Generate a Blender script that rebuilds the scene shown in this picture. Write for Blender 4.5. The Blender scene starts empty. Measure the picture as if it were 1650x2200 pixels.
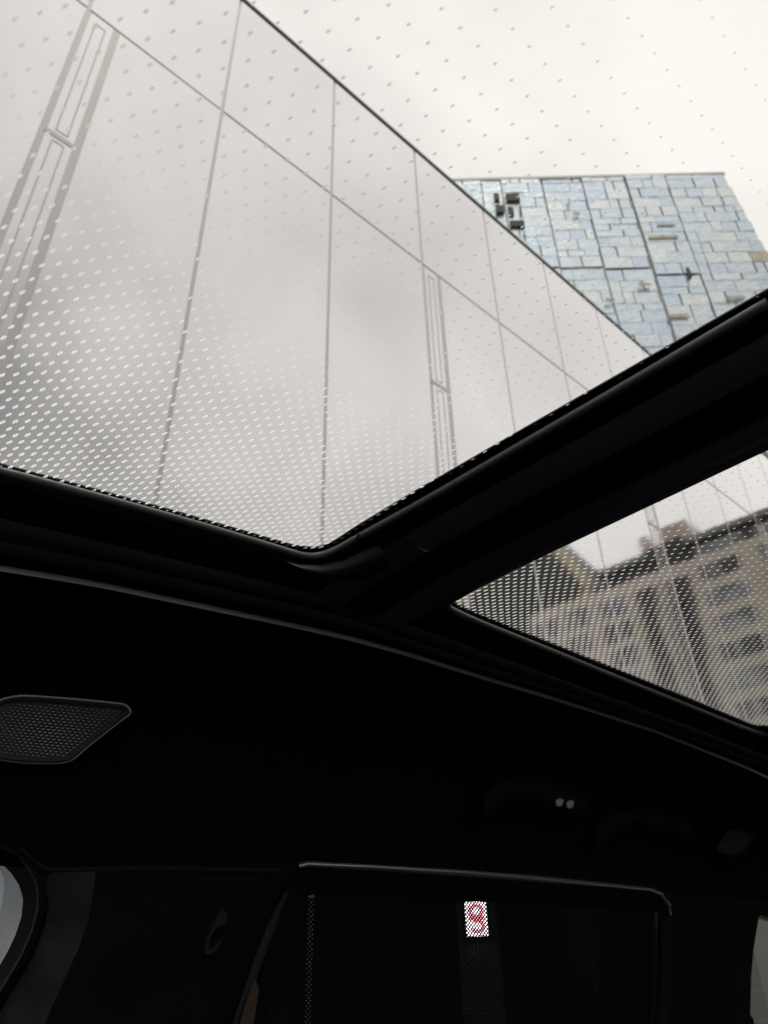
import bpy, bmesh, math, random
from mathutils import Vector, Matrix
from mathutils.geometry import tessellate_polygon
random.seed(7)
R = math.radians
scene = bpy.context.scene
COL = scene.collection

# ------------------------------------------------------------------ camera
CZ = 1.30            # eye height above the street
FPX, PITCH, ROLL = 1708.0, R(34.0), R(-1.42)
cam_d = bpy.data.cameras.new('camera')
cam = bpy.data.objects.new('camera', cam_d); COL.objects.link(cam)
scene.camera = cam
cam_d.sensor_fit = 'VERTICAL'; cam_d.sensor_height = 36.0; cam_d.sensor_width = 27.0
cam_d.lens = FPX / 2200.0 * 36.0
cam_d.clip_start = 0.02; cam_d.clip_end = 3000
cam_d.dof.use_dof = True; cam_d.dof.focus_distance = 0.80
cam_d.dof.aperture_fstop = cam_d.lens / 3.0
cr, sr, cp, sp = math.cos(ROLL), math.sin(ROLL), math.cos(PITCH), math.sin(PITCH)
def w_of(c):          # camera-space (right, up, forward) to world
    x = c[0]*cr - c[1]*sr; u = c[0]*sr + c[1]*cr; w = c[2]
    return Vector((x, w*cp - u*sp, w*sp + u*cp))
rx, ux, fx = w_of((1,0,0)), w_of((0,1,0)), w_of((0,0,1))
M = Matrix((( rx.x, ux.x, -fx.x, 0), (rx.y, ux.y, -fx.y, 0), (rx.z, ux.z, -fx.z, 0), (0,0,0,1)))
cam.matrix_world = Matrix.Translation((0,0,CZ)) @ M
def ray(px, py): return w_of((px-825.0, -(py-1100.0), FPX))

# ------------------------------------------------------------------ world, sun, exposure
scene.view_settings.view_transform = 'Standard'; scene.view_settings.look = 'None'
scene.view_settings.exposure = 0.0; scene.view_settings.gamma = 1.0
world = bpy.data.worlds.new('World'); scene.world = world; world.use_nodes = True
nt = world.node_tree; nt.nodes.clear()
def N(nt, t, **k):
    n = nt.nodes.new(t)
    for a, b in k.items(): setattr(n, a, b)
    return n
SUN_AZ, SUN_EL = -60.0, 50.0
sky = N(nt,'ShaderNodeTexSky', sky_type='NISHITA', sun_disc=False)
sky.sun_elevation = R(SUN_EL); sky.sun_rotation = R(SUN_AZ)
bg1 = N(nt,'ShaderNodeBackground'); bg1.inputs[1].default_value = 0.012
nt.links.new(sky.outputs[0], bg1.inputs[0])
tc = N(nt,'ShaderNodeTexCoord')
nz = N(nt,'ShaderNodeTexNoise'); nz.inputs['Scale'].default_value = 3.4; nz.inputs['Detail'].default_value = 4; nz.inputs['Roughness'].default_value = .5
nz.inputs['Distortion'].default_value = .25
nt.links.new(tc.outputs['Generated'], nz.inputs['Vector'])
# thicker cloud low in the south-east, thin bright cloud overhead and to the north
dot = N(nt,'ShaderNodeVectorMath', operation='DOT_PRODUCT')
dv = Vector((math.sin(R(128)), math.cos(R(128)), 0.30)).normalized()
dot.inputs[1].default_value = dv
nt.links.new(tc.outputs['Generated'], dot.inputs[0])
mx0 = N(nt,'ShaderNodeMath', operation='MAXIMUM'); mx0.inputs[1].default_value=0; nt.links.new(dot.outputs['Value'], mx0.inputs[0])
mr = N(nt,'ShaderNodeMath', operation='POWER'); mr.inputs[1].default_value=6; nt.links.new(mx0.outputs[0], mr.inputs[0])
nr = N(nt,'ShaderNodeMapRange'); nr.inputs[1].default_value=.3; nr.inputs[2].default_value=.7; nr.inputs[3].default_value=-.5; nr.inputs[4].default_value=.5
nt.links.new(nz.outputs[0], nr.inputs[0])
# darkness = thick*(0.42+0.35*noise) + 0.06*noise+.05
m1 = N(nt,'ShaderNodeMath', operation='MULTIPLY_ADD'); m1.inputs[1].default_value=.42; m1.inputs[2].default_value=.86
nt.links.new(nr.outputs[0], m1.inputs[0])
m2 = N(nt,'ShaderNodeMath', operation='MULTIPLY'); nt.links.new(m1.outputs[0], m2.inputs[0]); nt.links.new(mr.outputs[0], m2.inputs[1])
m3 = N(nt,'ShaderNodeMath', operation='MULTIPLY_ADD'); m3.inputs[1].default_value=.24; m3.inputs[2].default_value=.085
nt.links.new(nr.outputs[0], m3.inputs[0])
m4 = N(nt,'ShaderNodeMath', operation='ADD', use_clamp=True); nt.links.new(m2.outputs[0], m4.inputs[0]); nt.links.new(m3.outputs[0], m4.inputs[1])
mc = N(nt,'ShaderNodeMix', data_type='RGBA'); mc.inputs[6].default_value = (1.0,.968,.905,1); mc.inputs[7].default_value=(.10,.10,.095,1)
nt.links.new(m4.outputs[0], mc.inputs[0])
bg2 = N(nt,'ShaderNodeBackground')
# overcast skies are brightest at the zenith
sz = N(nt,'ShaderNodeSeparateXYZ'); nt.links.new(tc.outputs['Generated'], sz.inputs[0])
zr0 = N(nt,'ShaderNodeMapRange'); zr0.interpolation_type='SMOOTHSTEP'
zr0.inputs[1].default_value=.925; zr0.inputs[2].default_value=1.0; zr0.inputs[3].default_value=1.10; zr0.inputs[4].default_value=5.0
nt.links.new(sz.outputs[2], zr0.inputs[0]); nt.links.new(zr0.outputs[0], bg2.inputs[1])
nt.links.new(mc.outputs[2], bg2.inputs[0])
ad = N(nt,'ShaderNodeAddShader'); nt.links.new(bg1.outputs[0], ad.inputs[0]); nt.links.new(bg2.outputs[0], ad.inputs[1])
wo = N(nt,'ShaderNodeOutputWorld'); nt.links.new(ad.outputs[0], wo.inputs[0])
sl = bpy.data.lights.new('sun','SUN'); sl.energy = 1.5; sl.angle = R(12); sl.color = (1,.95,.88)
so = bpy.data.objects.new('sun', sl); COL.objects.link(so)
sd = Vector((math.sin(R(SUN_AZ))*math.cos(R(SUN_EL)), math.cos(R(SUN_AZ))*math.cos(R(SUN_EL)), math.sin(R(SUN_EL))))
so.rotation_euler = sd.to_track_quat('Z','Y').to_euler(); so.location = (0,0,200)

# ------------------------------------------------------------------ helpers
def obj(name, verts, faces, mats, parent=None, fm=None, smooth=False, **tags):
    me = bpy.data.meshes.new(name); me.from_pydata([tuple(v) for v in verts], [], faces)
    if not isinstance(mats, (list, tuple)): mats = [mats]
    for m in mats: me.materials.append(m)
    if fm: me.polygons.foreach_set('material_index', fm)
    if smooth: me.polygons.foreach_set('use_smooth', [True]*len(me.polygons))
    me.update()
    o = bpy.data.objects.new(name, me); COL.objects.link(o)
    if parent: o.parent = parent
    for k, v in tags.items(): o[k] = v
    return o
def empty(name, loc, rz=0, **tags):
    o = bpy.data.objects.new(name, None); COL.objects.link(o); o.location = loc; o.rotation_euler = (0,0,rz)
    o.empty_display_size = .2
    for k, v in tags.items(): o[k] = v
    return o
class MB:
    def __init__(s): s.v=[]; s.f=[]; s.m=[]
    def add(s, vs, fs, m=0):
        b=len(s.v); s.v += [Vector(v) for v in vs]; s.f += [tuple(b+i for i in f) for f in fs]; s.m += [m]*len(fs)
    def box(s, a, b, m=0, T=None):
        x0,y0,z0=a; x1,y1,z1=b
        vs=[(x0,y0,z0),(x1,y0,z0),(x1,y1,z0),(x0,y1,z0),(x0,y0,z1),(x1,y0,z1),(x1,y1,z1),(x0,y1,z1)]
        if T: vs=[T(Vector(v)) for v in vs]
        s.add(vs, [(0,3,2,1),(4,5,6,7),(0,1,5,4),(1,2,6,5),(2,3,7,6),(3,0,4,7)], m)
    def tube(s, pts, r, m=0, seg=10, closed=False, squash=1.0):
        pts=[Vector(p) for p in pts]; n=len(pts); rings=[]
        for i,p in enumerate(pts):
            a=pts[(i-1)%n] if (closed or i>0) else p; c=pts[(i+1)%n] if (closed or i<n-1) else p
            t=(c-a).normalized(); u=t.cross(Vector((0,0,1)))
            if u.length<1e-4: u=t.cross(Vector((0,1,0)))
            u.normalize(); w=u.cross(t)
            rr = r[i] if isinstance(r,(list,tuple)) else r
            rings.append([p+u*rr*math.cos(2*math.pi*k/seg)+w*rr*squash*math.sin(2*math.pi*k/seg) for k in range(seg)])
        vs=[v for q in rings for v in q]; fs=[]
        for i in range(n if closed else n-1):
            j=(i+1)%n
            for k in range(seg):
                l=(k+1)%seg; fs.append((i*seg+k, i*seg+l, j*seg+l, j*seg+k))
        if not closed: fs += [tuple(range(seg))[::-1], tuple((n-1)*seg+k for k in range(seg))]
        s.add(vs, fs, m)
    def loft(s, rows, m=0):
        n=len(rows[0]); vs=[v for q in rows for v in q]
        fs=[(i*n+j,i*n+j+1,(i+1)*n+j+1,(i+1)*n+j) for i in range(len(rows)-1) for j in range(n-1)]
        s.add(vs, fs, m)
    def holed(s, outer, holes, m=0, back=None):
        """sheet with holes; with back offset also gets thickness"""
        loops=[[Vector(p) for p in outer]]+[[Vector(p) for p in h] for h in holes]
        flat=[p for l in loops for p in l]
        tris=tessellate_polygon(loops)
        s.add(flat, [tuple(t) for t in tris], m)
        if back is not None:
            bk=Vector(back); s.add([p+bk for p in flat], [tuple(t)[::-1] for t in tris], m)
            for l in loops:
                k=len(l); s.add(l+[p+bk for p in l], [(i,(i+1)%k,k+(i+1)%k,k+i) for i in range(k)], m)
    def build(s, name, mats, parent=None, smooth=False, **tags):
        return obj(name, s.v, s.f, mats, parent, s.m, smooth, **tags)
def chaikin(pts, it=2, closed=False):
    pts=[Vector(p) for p in pts]
    for _ in range(it):
        q=[]; n=len(pts)
        if not closed: q.append(pts[0])
        for i in range(n if closed else n-1):
            a,b=pts[i],pts[(i+1)%n]; q += [a*.75+b*.25, a*.25+b*.75]
        if not closed: q.append(pts[-1])
        pts=q
    return pts

# ------------------------------------------------------------------ materials
MATS={}
def mat(name, col, rough=.6, metal=0.0, spec=.5, noise=0.0, nscale=8.0, bump=0.0, bscale=200.0, coat=0.0, emis=None, estr=0.0):
    m=bpy.data.materials.new(name); m.use_nodes=True; t=m.node_tree; b=t.nodes['Principled BSDF']
    b.inputs['Base Color'].default_value=(*col,1); b.inputs['Roughness'].default_value=rough; b.inputs['Metallic'].default_value=metal
    b.inputs['Specular IOR Level'].default_value=spec; b.inputs['Coat Weight'].default_value=coat
    tcn=N(t,'ShaderNodeTexCoord')
    if noise:
        n=N(t,'ShaderNodeTexNoise'); n.inputs['Scale'].default_value=nscale; n.inputs['Detail'].default_value=6
        t.links.new(tcn.outputs['Object'], n.inputs['Vector'])
        mx=N(t,'ShaderNodeMix', data_type='RGBA'); mx.inputs[6].default_value=(*[c*(1-noise) for c in col],1); mx.inputs[7].default_value=(*[min(1,c*(1+noise)) for c in col],1)
        rp=N(t,'ShaderNodeMapRange'); rp.inputs[1].default_value=.3; rp.inputs[2].default_value=.7
        t.links.new(n.outputs[0], rp.inputs[0]); t.links.new(rp.outputs[0], mx.inputs[0]); t.links.new(mx.outputs[2], b.inputs['Base Color'])
    if bump:
        n=N(t,'ShaderNodeTexNoise'); n.inputs['Scale'].default_value=bscale; n.inputs['Detail'].default_value=3
        t.links.new(tcn.outputs['Object'], n.inputs['Vector'])
        bp=N(t,'ShaderNodeBump'); bp.inputs['Strength'].default_value=bump; bp.inputs['Distance'].default_value=.001
        t.links.new(n.outputs[0], bp.inputs['Height']); t.links.new(bp.outputs[0], b.inputs['Normal'])
    if emis: b.inputs['Emission Color'].default_value=(*emis,1); b.inputs['Emission Strength'].default_value=estr
    MATS[name]=m; return m
frit   = mat('black frit ceramic', (.004,.004,.004), .35)
rubber = mat('rubber seal', (.10,.10,.102), .35, spec=.5)
plastic= mat('black grained plastic', (.0045,.0045,.0055), .7, spec=.12, bump=.3, bscale=900)
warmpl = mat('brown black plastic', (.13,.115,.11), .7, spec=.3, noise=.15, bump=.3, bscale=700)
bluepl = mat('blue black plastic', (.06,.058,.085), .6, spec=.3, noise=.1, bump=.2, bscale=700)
fabric = mat('dark headliner fabric', (.0045,.0045,.010), .95, spec=.1, noise=.3, nscale=60, bump=.8, bscale=1500)
pillar = mat('charcoal pillar fabric', (.008,.008,.012), .95, spec=.1, noise=.25, nscale=25, bump=.8, bscale=1200)
satin  = mat('satin trim', (.85,.83,.82), .45, metal=.3)
gloss  = mat('gloss black trim', (.30,.27,.27), .18, metal=.6, coat=.3)
grille_m = mat('grille plastic', (.075,.075,.088), .42, bump=.15, bscale=800)
dark   = mat('cavity dark', (.002,.002,.002), .9)
leather= mat('dark leather', (.02,.019,.019), .5, noise=.2, nscale=20, bump=.5, bscale=300)
paint  = mat('grey car paint', (.12,.12,.125), .3, metal=.5, coat=1)
asphalt= mat('asphalt', (.05,.05,.052), .9, noise=.3, nscale=3, bump=.6, bscale=40)
stone  = mat('pavement stone', (.28,.27,.25), .85, noise=.15, nscale=2)
beige  = mat('beige render', (.45,.40,.335), .9, noise=.10, nscale=.25)
beige2 = mat('yellow render', (.46,.40,.28), .9, noise=.12, nscale=.25)
brick  = mat('brown brick', (.36,.29,.25), .9, noise=.15, nscale=.6)
slate  = mat('dark slate', (.032,.032,.035), .7, noise=.3, nscale=.5)
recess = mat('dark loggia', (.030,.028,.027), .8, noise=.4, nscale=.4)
winfr  = mat('grey window frame', (.30,.30,.31), .5)
winpan = mat('window pane', (.15,.15,.155), .08, metal=.9, noise=.8, nscale=.5)
roofm  = mat('roofing', (.18,.17,.16), .9)
gap_m  = mat('joint shadow gap', (.66,.62,.61), .35, metal=.75)
coping_m = mat('coping metal', (.34,.33,.30), .6)
seam_m = mat('strip frame aluminium', (.68,.64,.63), .35, metal=.6)
white_m= mat('white enamel', (.75,.75,.73), .4)
post_m = mat('grey powder coat', (.50,.50,.52), .45)
tan_m  = mat('tan weathered cladding', (.72,.68,.56), .6, noise=.2, nscale=1)
t_core = mat('tower core', (.70,.73,.72), .8)
t_open = mat('tower window void', (.06,.055,.04), .3)
CLAD=[]
for i,c in enumerate([(.81,.90,1.0),(.75,.86,1.0),(.88,.94,1.0),(.80,.88,.97)]):
    m=mat('pale cladding %s'%'abcd'[i], c, .20, metal=.85, noise=.06, nscale=.8)
    t=m.node_tree; b=t.nodes['Principled BSDF']; tcn=N(t,'ShaderNodeTexCoord'); mp_=N(t,'ShaderNodeMapping'); mp_.inputs['Scale'].default_value=(.8,.8,2.2)
    n2=N(t,'ShaderNodeTexNoise'); n2.inputs['Scale'].default_value=1.6; n2.inputs['Detail'].default_value=2
    t.links.new(tcn.outputs['Object'], mp_.inputs[0]); t.links.new(mp_.outputs[0], n2.inputs['Vector'])
    bp=N(t,'ShaderNodeBump'); bp.inputs['Strength'].default_value=1; bp.inputs['Distance'].default_value=.07
    t.links.new(n2.outputs[0], bp.inputs['Height']); t.links.new(bp.outputs[0], b.inputs['Normal']); CLAD.append(m)

# reflective facade glass
def facade_mat():
    m=bpy.data.materials.new('mirror facade glass'); m.use_nodes=True; t=m.node_tree; b=t.nodes['Principled BSDF']
    b.inputs['Metallic'].default_value=1; b.inputs['Roughness'].default_value=.05
    tcn=N(t,'ShaderNodeTexCoord'); n=N(t,'ShaderNodeTexNoise'); n.inputs['Scale'].default_value=.35; n.inputs['Detail'].default_value=2
    t.links.new(tcn.outputs['Object'], n.inputs['Vector'])
    mx=N(t,'ShaderNodeMix', data_type='RGBA'); mx.inputs[6].default_value=(.795,.80,.825,1); mx.inputs[7].default_value=(.85,.83,.855,1)
    t.links.new(n.outputs[0], mx.inputs[0]); t.links.new(mx.outputs[2], b.inputs['Base Color'])
    n2=N(t,'ShaderNodeTexNoise'); n2.inputs['Scale'].default_value=.6; n2.inputs['Detail'].default_value=1
    t.links.new(tcn.outputs['Object'], n2.inputs['Vector'])
    bp=N(t,'ShaderNodeBump'); bp.inputs['Strength'].default_value=.25; bp.inputs['Distance'].default_value=.02
    t.links.new(n2.outputs[0], bp.inputs['Height']); t.links.new(bp.outputs[0], b.inputs['Normal'])
    return m
facade_glass=facade_mat()
def tint(name, col, gl=.05, rough=.0):
    m=bpy.data.materials.new(name); m.use_nodes=True; t=m.node_tree; t.nodes.clear()
    tr=N(t,'ShaderNodeBsdfTransparent'); tr.inputs[0].default_value=(*col,1)
    g=N(t,'ShaderNodeBsdfGlossy'); g.inputs[0].default_value=(1,1,1,1); g.inputs[1].default_value=rough
    fr=N(t,'ShaderNodeLayerWeight')
    pw=N(t,'ShaderNodeMath', operation='POWER'); pw.inputs[1].default_value=5; t.links.new(fr.outputs['Facing'], pw.inputs[0])
    ml=N(t,'ShaderNodeMath', operation='MULTIPLY_ADD'); ml.inputs[1].default_value=.9; ml.inputs[2].default_value=gl; t.links.new(pw.outputs[0], ml.inputs[0])
    mx=N(t,'ShaderNodeMixShader'); t.links.new(ml.outputs[0], mx.inputs[0]); t.links.new(tr.outputs[0], mx.inputs[1]); t.links.new(g.outputs[0], mx.inputs[2])
    o=N(t,'ShaderNodeOutputMaterial'); t.links.new(mx.outputs[0], o.inputs[0]); return m
clear_glass=tint('roof glass', (.955,.955,.95), .02)

# ------------------------------------------------------------------ car frame
# local x = towards the bonnet, y = towards the left doors, z up; unit lengths below are in cabin units of 0.40 m
S=.40
CAR=empty('family_van', (0,0,0), R(45), label='black van cabin with twin dotted roof windows, seen from inside', category='van')
def cd(px,py):        # pixel direction in car axes
    v=ray(px,py); k=.70710678
    return Vector(((v.x+v.y)*k, (-v.x+v.y)*k, v.z))
def U(f,l,z): return Vector((f*S, l*S, CZ+z*S))
def zR(f,l): return 1+.1455*f-.0429*l            # rear roof glass
def zF(f,l): return 1.120+.043*f-.0429*l         # front roof glass
def onR(p,dz=0):
    v=cd(*p); t=(1+dz)/(v.z-.1455*v.x+.0429*v.y); return U(v.x*t,v.y*t,v.z*t)
def onF(p,dz=0):
    v=cd(*p); t=(1.120+dz)/(v.z-.043*v.x+.0429*v.y); return U(v.x*t,v.y*t,v.z*t)
def onL(p,l=1.95):
    v=cd(*p); t=l/v.y; return U(v.x*t,l,v.z*t)
def raw(v): return (v.x/S, v.y/S, (v.z-CZ)/S)

# dotted glass: ceramic dots, closer and larger towards the side rail
def dotted():
    m=bpy.data.materials.new('dotted roof glass'); m.use_nodes=True; t=m.node_tree; t.nodes.clear()
    L=t.links.new
    def mt(op,a,b=None,c=None,clamp=False):
        n=N(t,'ShaderNodeMath', operation=op, use_clamp=clamp)
        for i,x in enumerate((a,b,c)):
            if x is None: continue
            if isinstance(x,(int,float)): n.inputs[i].default_value=x
            else: L(x, n.inputs[i])
        return n.outputs[0]
    tcn=N(t,'ShaderNodeTexCoord'); sx=N(t,'ShaderNodeSeparateXYZ'); L(tcn.outputs['Object'], sx.inputs[0])
    f=mt('DIVIDE', sx.outputs[0], S); l0=mt('DIVIDE', sx.outputs[1], S)
    l=mt('MAXIMUM', mt('SUBTRACT', l0, .043), mt('SUBTRACT', -.20, l0))
    u=mt('DIVIDE', f, .0350)
    # N(l) = 5.6 l + 15.75 l^2 - 1.77 l^3 ; rho = dN/dl
    n1=mt('MULTIPLY_ADD', l, -1.77, 15.75); n2=mt('MULTIPLY_ADD', n1, l, 5.6); v=mt('MULTIPLY', n2, l)
    r1=mt('MULTIPLY_ADD', l, -5.31, 31.5); rho=mt('MULTIPLY_ADD', r1, l, 5.6)
    Lh=mt('MULTIPLY_ADD', l, .0050, .0017); Wh=mt('MULTIPLY_ADD', l, .0015, .0012)
    ms=[]
    for s in (0.0,.5):
        a=mt('SUBTRACT', mt('FRACT', mt('ADD',u,s)), .5); b=mt('SUBTRACT', mt('FRACT', mt('ADD',v,s)), .5)
        df=mt('MULTIPLY', a, .0350); dl=mt('DIVIDE', b, rho)
        sk=mt('MULTIPLY_ADD', dl, .22, df)
        e1=mt('POWER', mt('ABSOLUTE', mt('DIVIDE', sk, Wh)), 1.5); e2=mt('POWER', mt('ABSOLUTE', mt('DIVIDE', dl, Lh)), 1.7)
        ms.append(mt('ADD', e1, e2))
    r=mt('MINIMUM', ms[0], ms[1])
    inside=mt('LESS_THAN', r, 1.0)
    hol=mt('LESS_THAN', r, .16)
    hl=mt('MULTIPLY', hol, mt('GREATER_THAN', l, .75))
    mask=mt('MULTIPLY', inside, mt('SUBTRACT', 1.0, mt('MULTIPLY', hl, .55)))
    tr=N(t,'ShaderNodeBsdfTransparent'); tr.inputs[0].default_value=(.955,.955,.95,1)
    tl=N(t,'ShaderNodeBsdfTranslucent'); 
    rc=N(t,'ShaderNodeMapRange'); rc.inputs[1].default_value=.42; rc.inputs[2].default_value=1.0; rc.inputs[3].default_value=.54; rc.inputs[4].default_value=1.0
    L(l, rc.inputs[0]); cc=N(t,'ShaderNodeCombineColor'); L(rc.outputs[0],cc.inputs[0]); L(rc.outputs[0],cc.inputs[1]); L(mt('MULTIPLY',rc.outputs[0],.985),cc.inputs[2]); L(cc.outputs[0],tl.inputs[0])
    di=N(t,'ShaderNodeBsdfDiffuse'); di.inputs[0].default_value=(.25,.25,.25,1)
    dd=N(t,'ShaderNodeMixShader'); dd.inputs[0].default_value=.04; L(tl.outputs[0],dd.inputs[1]); L(di.outputs[0],dd.inputs[2])
    mx=N(t,'ShaderNodeMixShader'); L(mask,mx.inputs[0]); L(tr.outputs[0],mx.inputs[1]); L(dd.outputs[0],mx.inputs[2])
    gl=N(t,'ShaderNodeBsdfGlossy'); gl.inputs[1].default_value=.0
    fr=N(t,'ShaderNodeLayerWeight'); fm=mt('MULTIPLY_ADD', mt('POWER', fr.outputs['Facing'], 5.0), .6, .015)
    m2=N(t,'ShaderNodeMixShader'); L(fm,m2.inputs[0]); L(mx.outputs[0],m2.inputs[1]); L(gl.outputs[0],m2.inputs[2])
    o=N(t,'ShaderNodeOutputMaterial'); L(m2.outputs[0],o.inputs[0]); return m
dots=dotted()

def glass_pane(name, zf, f0,f1,l0,l1, label):
    th=.0006
    c=[(f0,l0),(f1,l0),(f1,l1),(f0,l1)]
    vs=[U(f,l,zf(f,l)) for f,l in c]+[U(f,l,zf(f,l)+th) for f,l in c]
    return obj(name, vs, [(0,3,2,1),(4,5,6,7),(0,1,5,4),(1,2,6,5),(2,3,7,6),(3,0,4,7)], [dots,clear_glass], CAR, [0,1,1,1,1,1], label=label)
glass_pane('roof_window', zR, -1.7,1.265,-1.46,1.455, 'large rear roof window of dotted clear glass')
glass_pane('roof_window', zF, 1.60,5.9,-1.48,1.44, 'narrower front roof window of dotted clear glass')

# ---- roof skin with the two openings (black glass border)
OPD=.0024
rear_left=[(-260,935),(0,998),(200,1051),(400,1106),(550,1149),(597,1163),(634,1173),(659,1176),(678,1177),(695,1173),(710,1167),(724,1159),(768,1130),(895,1054),(1100,936),(1300,822),(1500,708),(1650,622)]
rl=[onR(p,OPD) for p in rear_left]
# close the rear opening on the unseen sides
def UR(f,l,dz=0): return U(f,l,zR(f,l)+dz)
def UF(f,l,dz=0): return U(f,l,zF(f,l)+dz)
rl=[UR(-1.45,1.43,OPD)]+rl+[UR(1.22,-1.2,OPD),UR(1.16,-1.40,OPD),UR(-1.45,-1.43,OPD)]
front_l=[(1650,967),(1525,1025),(1325,1115),(1145,1200),(1050,1245),(985,1276),(970,1281),(968,1285),(972,1291),(986,1300),(1023,1316),(1045,1325),(1150,1367),(1175,1377),(1325,1437),(1475,1496),(1605,1551),(1622,1557)]
fl=[onF(p,OPD) for p in front_l]
ff=raw(fl[-1])[0]; fr_=raw(fl[0])
fl=[UF(fr_[0]+.02,-1.3,OPD)]+fl+[UF(ff+.10,1.35,OPD),UF(ff+.14,1.2,OPD),UF(ff+.14,-1.3,OPD)]
mb=MB()
FS=1.45
mb.holed([UR(-2.6,2.1,OPD),UR(-2.6,-2.1,OPD),UR(FS,-2.1,OPD),UR(FS,2.1,OPD)], [rl[::-1]], 0)
mb.holed([UF(FS,2.1,OPD),UF(FS,-2.1,OPD),UF(7.2,-2.1,OPD),UF(7.2,2.1,OPD)], [fl[::-1]], 0)
up=Vector((0,0,.0015))
b=MB(); b.v=list(mb.v); b.f=list(mb.f); b.m=list(mb.m)
b.add([v+up for v in mb.v], [tuple(reversed(q)) for q in mb.f], 1)
for l in (rl,fl):
    k=len(l); b.add(l+[p+up for p in l], [(i,(i+1)%k,k+(i+1)%k,k+i) for i in range(k)], 0)
b.build('roof_panel', [frit,paint], CAR)

# ---- seals round the openings (under the glass)
def offs(pts, dz): return [onR(p,dz) for p in pts]
seal_r=[(-260,955),(0,1013),(200,1066),(400,1121),(550,1165),(600,1180),(623,1187),(655,1196),(688,1195),(725,1181),(765,1157),(906,1080),(1100,968),(1300,853),(1500,737),(1650,650)]
mb=MB(); pts=chaikin([onR(p,-.020) for p in seal_r],1)
mb.tube(pts, .0042, 0, 12)
mb.build('window_seal', rubber, CAR, smooth=True)
seal_f=[(1650,985),(1525,1042),(1325,1132),(1145,1217),(1000,1285),(968,1296),(960,1300),(963,1306),(985,1318),(1045,1344),(1150,1385),(1325,1456),(1475,1515),(1605,1568),(1650,1580)]
mb=MB(); mb.tube(chaikin([onF(p,-.020) for p in seal_f[6:]],1), .0045, 0, 12)
mb.build('window_seal', rubber, CAR, smooth=True)

# ---- side rail below the glass edge, lofted from glass edge out to the bright trim strip
trim_px=[(-320,1160),(0,1208),(200,1242),(400,1285),(530,1313),(640,1337),(740,1360),(860,1393),(1000,1437),(1200,1498),(1400,1563),(1600,1643),(1700,1690)]
trim=[raw(onL(p,1.66)) for p in trim_px]
def ztrim(f):
    if f<=trim[0][0]: return trim[0][2]+(f-trim[0][0])*.13
    for a,c in zip(trim,trim[1:]):
        if f<=c[0]: return a[2]+(c[2]-a[2])*(f-a[0])/(c[0]-a[0])
    return trim[-1][2]
def zplane(f,l):
    w=min(1,max(0,(f-1.27)/.36)); w=w*w*(3-2*w)
    return zR(f,l)*(1-w)+zF(f,l)*w
def rail_row(l, frac, drop, fs):   # frac 0 = glass edge, 1 = trim
    o=[]
    for f in fs:
        w=min(1,max(0,(f-1.2)/.5)); lo=.043*(1-w)+.018*w
        o.append(U(f,l+lo*(1-frac),(zplane(f,1.42))*(1-frac)+ztrim(f)*frac-drop))
    return o
FSR=[-1.4+.1*i for i in range(66)]
def strip(name, prof, m, fs=FSR, smooth=True, parent=CAR, **tg):
    mb=MB(); mb.loft([rail_row(l,fr,d,fs) for l,fr,d in prof]); return mb.build(name, m, parent, smooth, **tg)
strip('rail_trim', [(1.415,0,.012),(1.416,0,.022),(1.42,0,.032),(1.44,.06,.036),(1.50,.25,.040)], plastic)
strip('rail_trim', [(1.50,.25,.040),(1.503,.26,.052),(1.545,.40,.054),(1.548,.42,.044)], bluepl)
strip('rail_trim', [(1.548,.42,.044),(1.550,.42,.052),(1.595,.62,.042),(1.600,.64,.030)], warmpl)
strip('rail_trim', [(1.600,.64,.030),(1.603,.66,.022),(1.628,.85,.012),(1.644,1,.014)], plastic)
strip('accent_strip', [(1.644,1,.014),(1.645,1,.013),(1.6485,1,.0205),(1.650,1,.026)], satin, label='thin satin strip between roof rail and headliner')
strip('rail_trim', [(1.650,1,.026),(1.665,1,.034),(1.680,1,.038),(1.684,1,.046)], plastic)

# ---- cross bar between the windows
def fbar(l):  # front edge of rear opening follows the bowed glass
    return 1.385+.0*l - .05*max(0,(l-.1))
def bar(name, prof, m, l0=1.52, l1=-1.5, smooth=True, n=24, shift=0, parent=CAR):
    mb=MB(); rows=[]
    for f,dz in prof:
        row=[]
        for i in range(n+1):
            l=l0+(l1-l0)*i/n
            w=max(0,(l-1.10)/.42); w=w*w
            ff_=f-.067*max(0,l-.16)/1.12
            g=zplane(ff_,l)
            row.append(U(ff_, l, g+dz-.03*w))
        rows.append(row)
    mb.loft(rows); return mb.build(name, m, parent, smooth)
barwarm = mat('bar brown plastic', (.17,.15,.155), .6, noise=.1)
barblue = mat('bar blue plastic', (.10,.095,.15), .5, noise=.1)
bar('bar_trim', [(1.275,.010),(1.278,-.006),(1.295,-.022),(1.332,-.030)], plastic)
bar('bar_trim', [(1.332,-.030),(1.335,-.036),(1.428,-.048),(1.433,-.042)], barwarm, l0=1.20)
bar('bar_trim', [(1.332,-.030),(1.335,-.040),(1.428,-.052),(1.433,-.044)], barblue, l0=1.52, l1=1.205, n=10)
bar('bar_trim', [(1.433,-.042),(1.438,-.050),(1.536,-.060),(1.545,-.054)], plastic)
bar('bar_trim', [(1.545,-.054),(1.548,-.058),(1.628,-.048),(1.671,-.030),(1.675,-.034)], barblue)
bar('bar_trim', [(1.675,-.034),(1.681,-.026),(1.728,-.012),(1.748,.010)], plastic)
mb=MB(); mb.tube([onR(p,-.035) for p in [(770,1148),(768,1158),(773,1166)]], .0012,0,6)
mb.tube([onR(p,-.055) for p in [(812,1176),(820,1192),(828,1209)]], .0012,0,6)
mb.build('panel_seam', dark, CAR)
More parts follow.
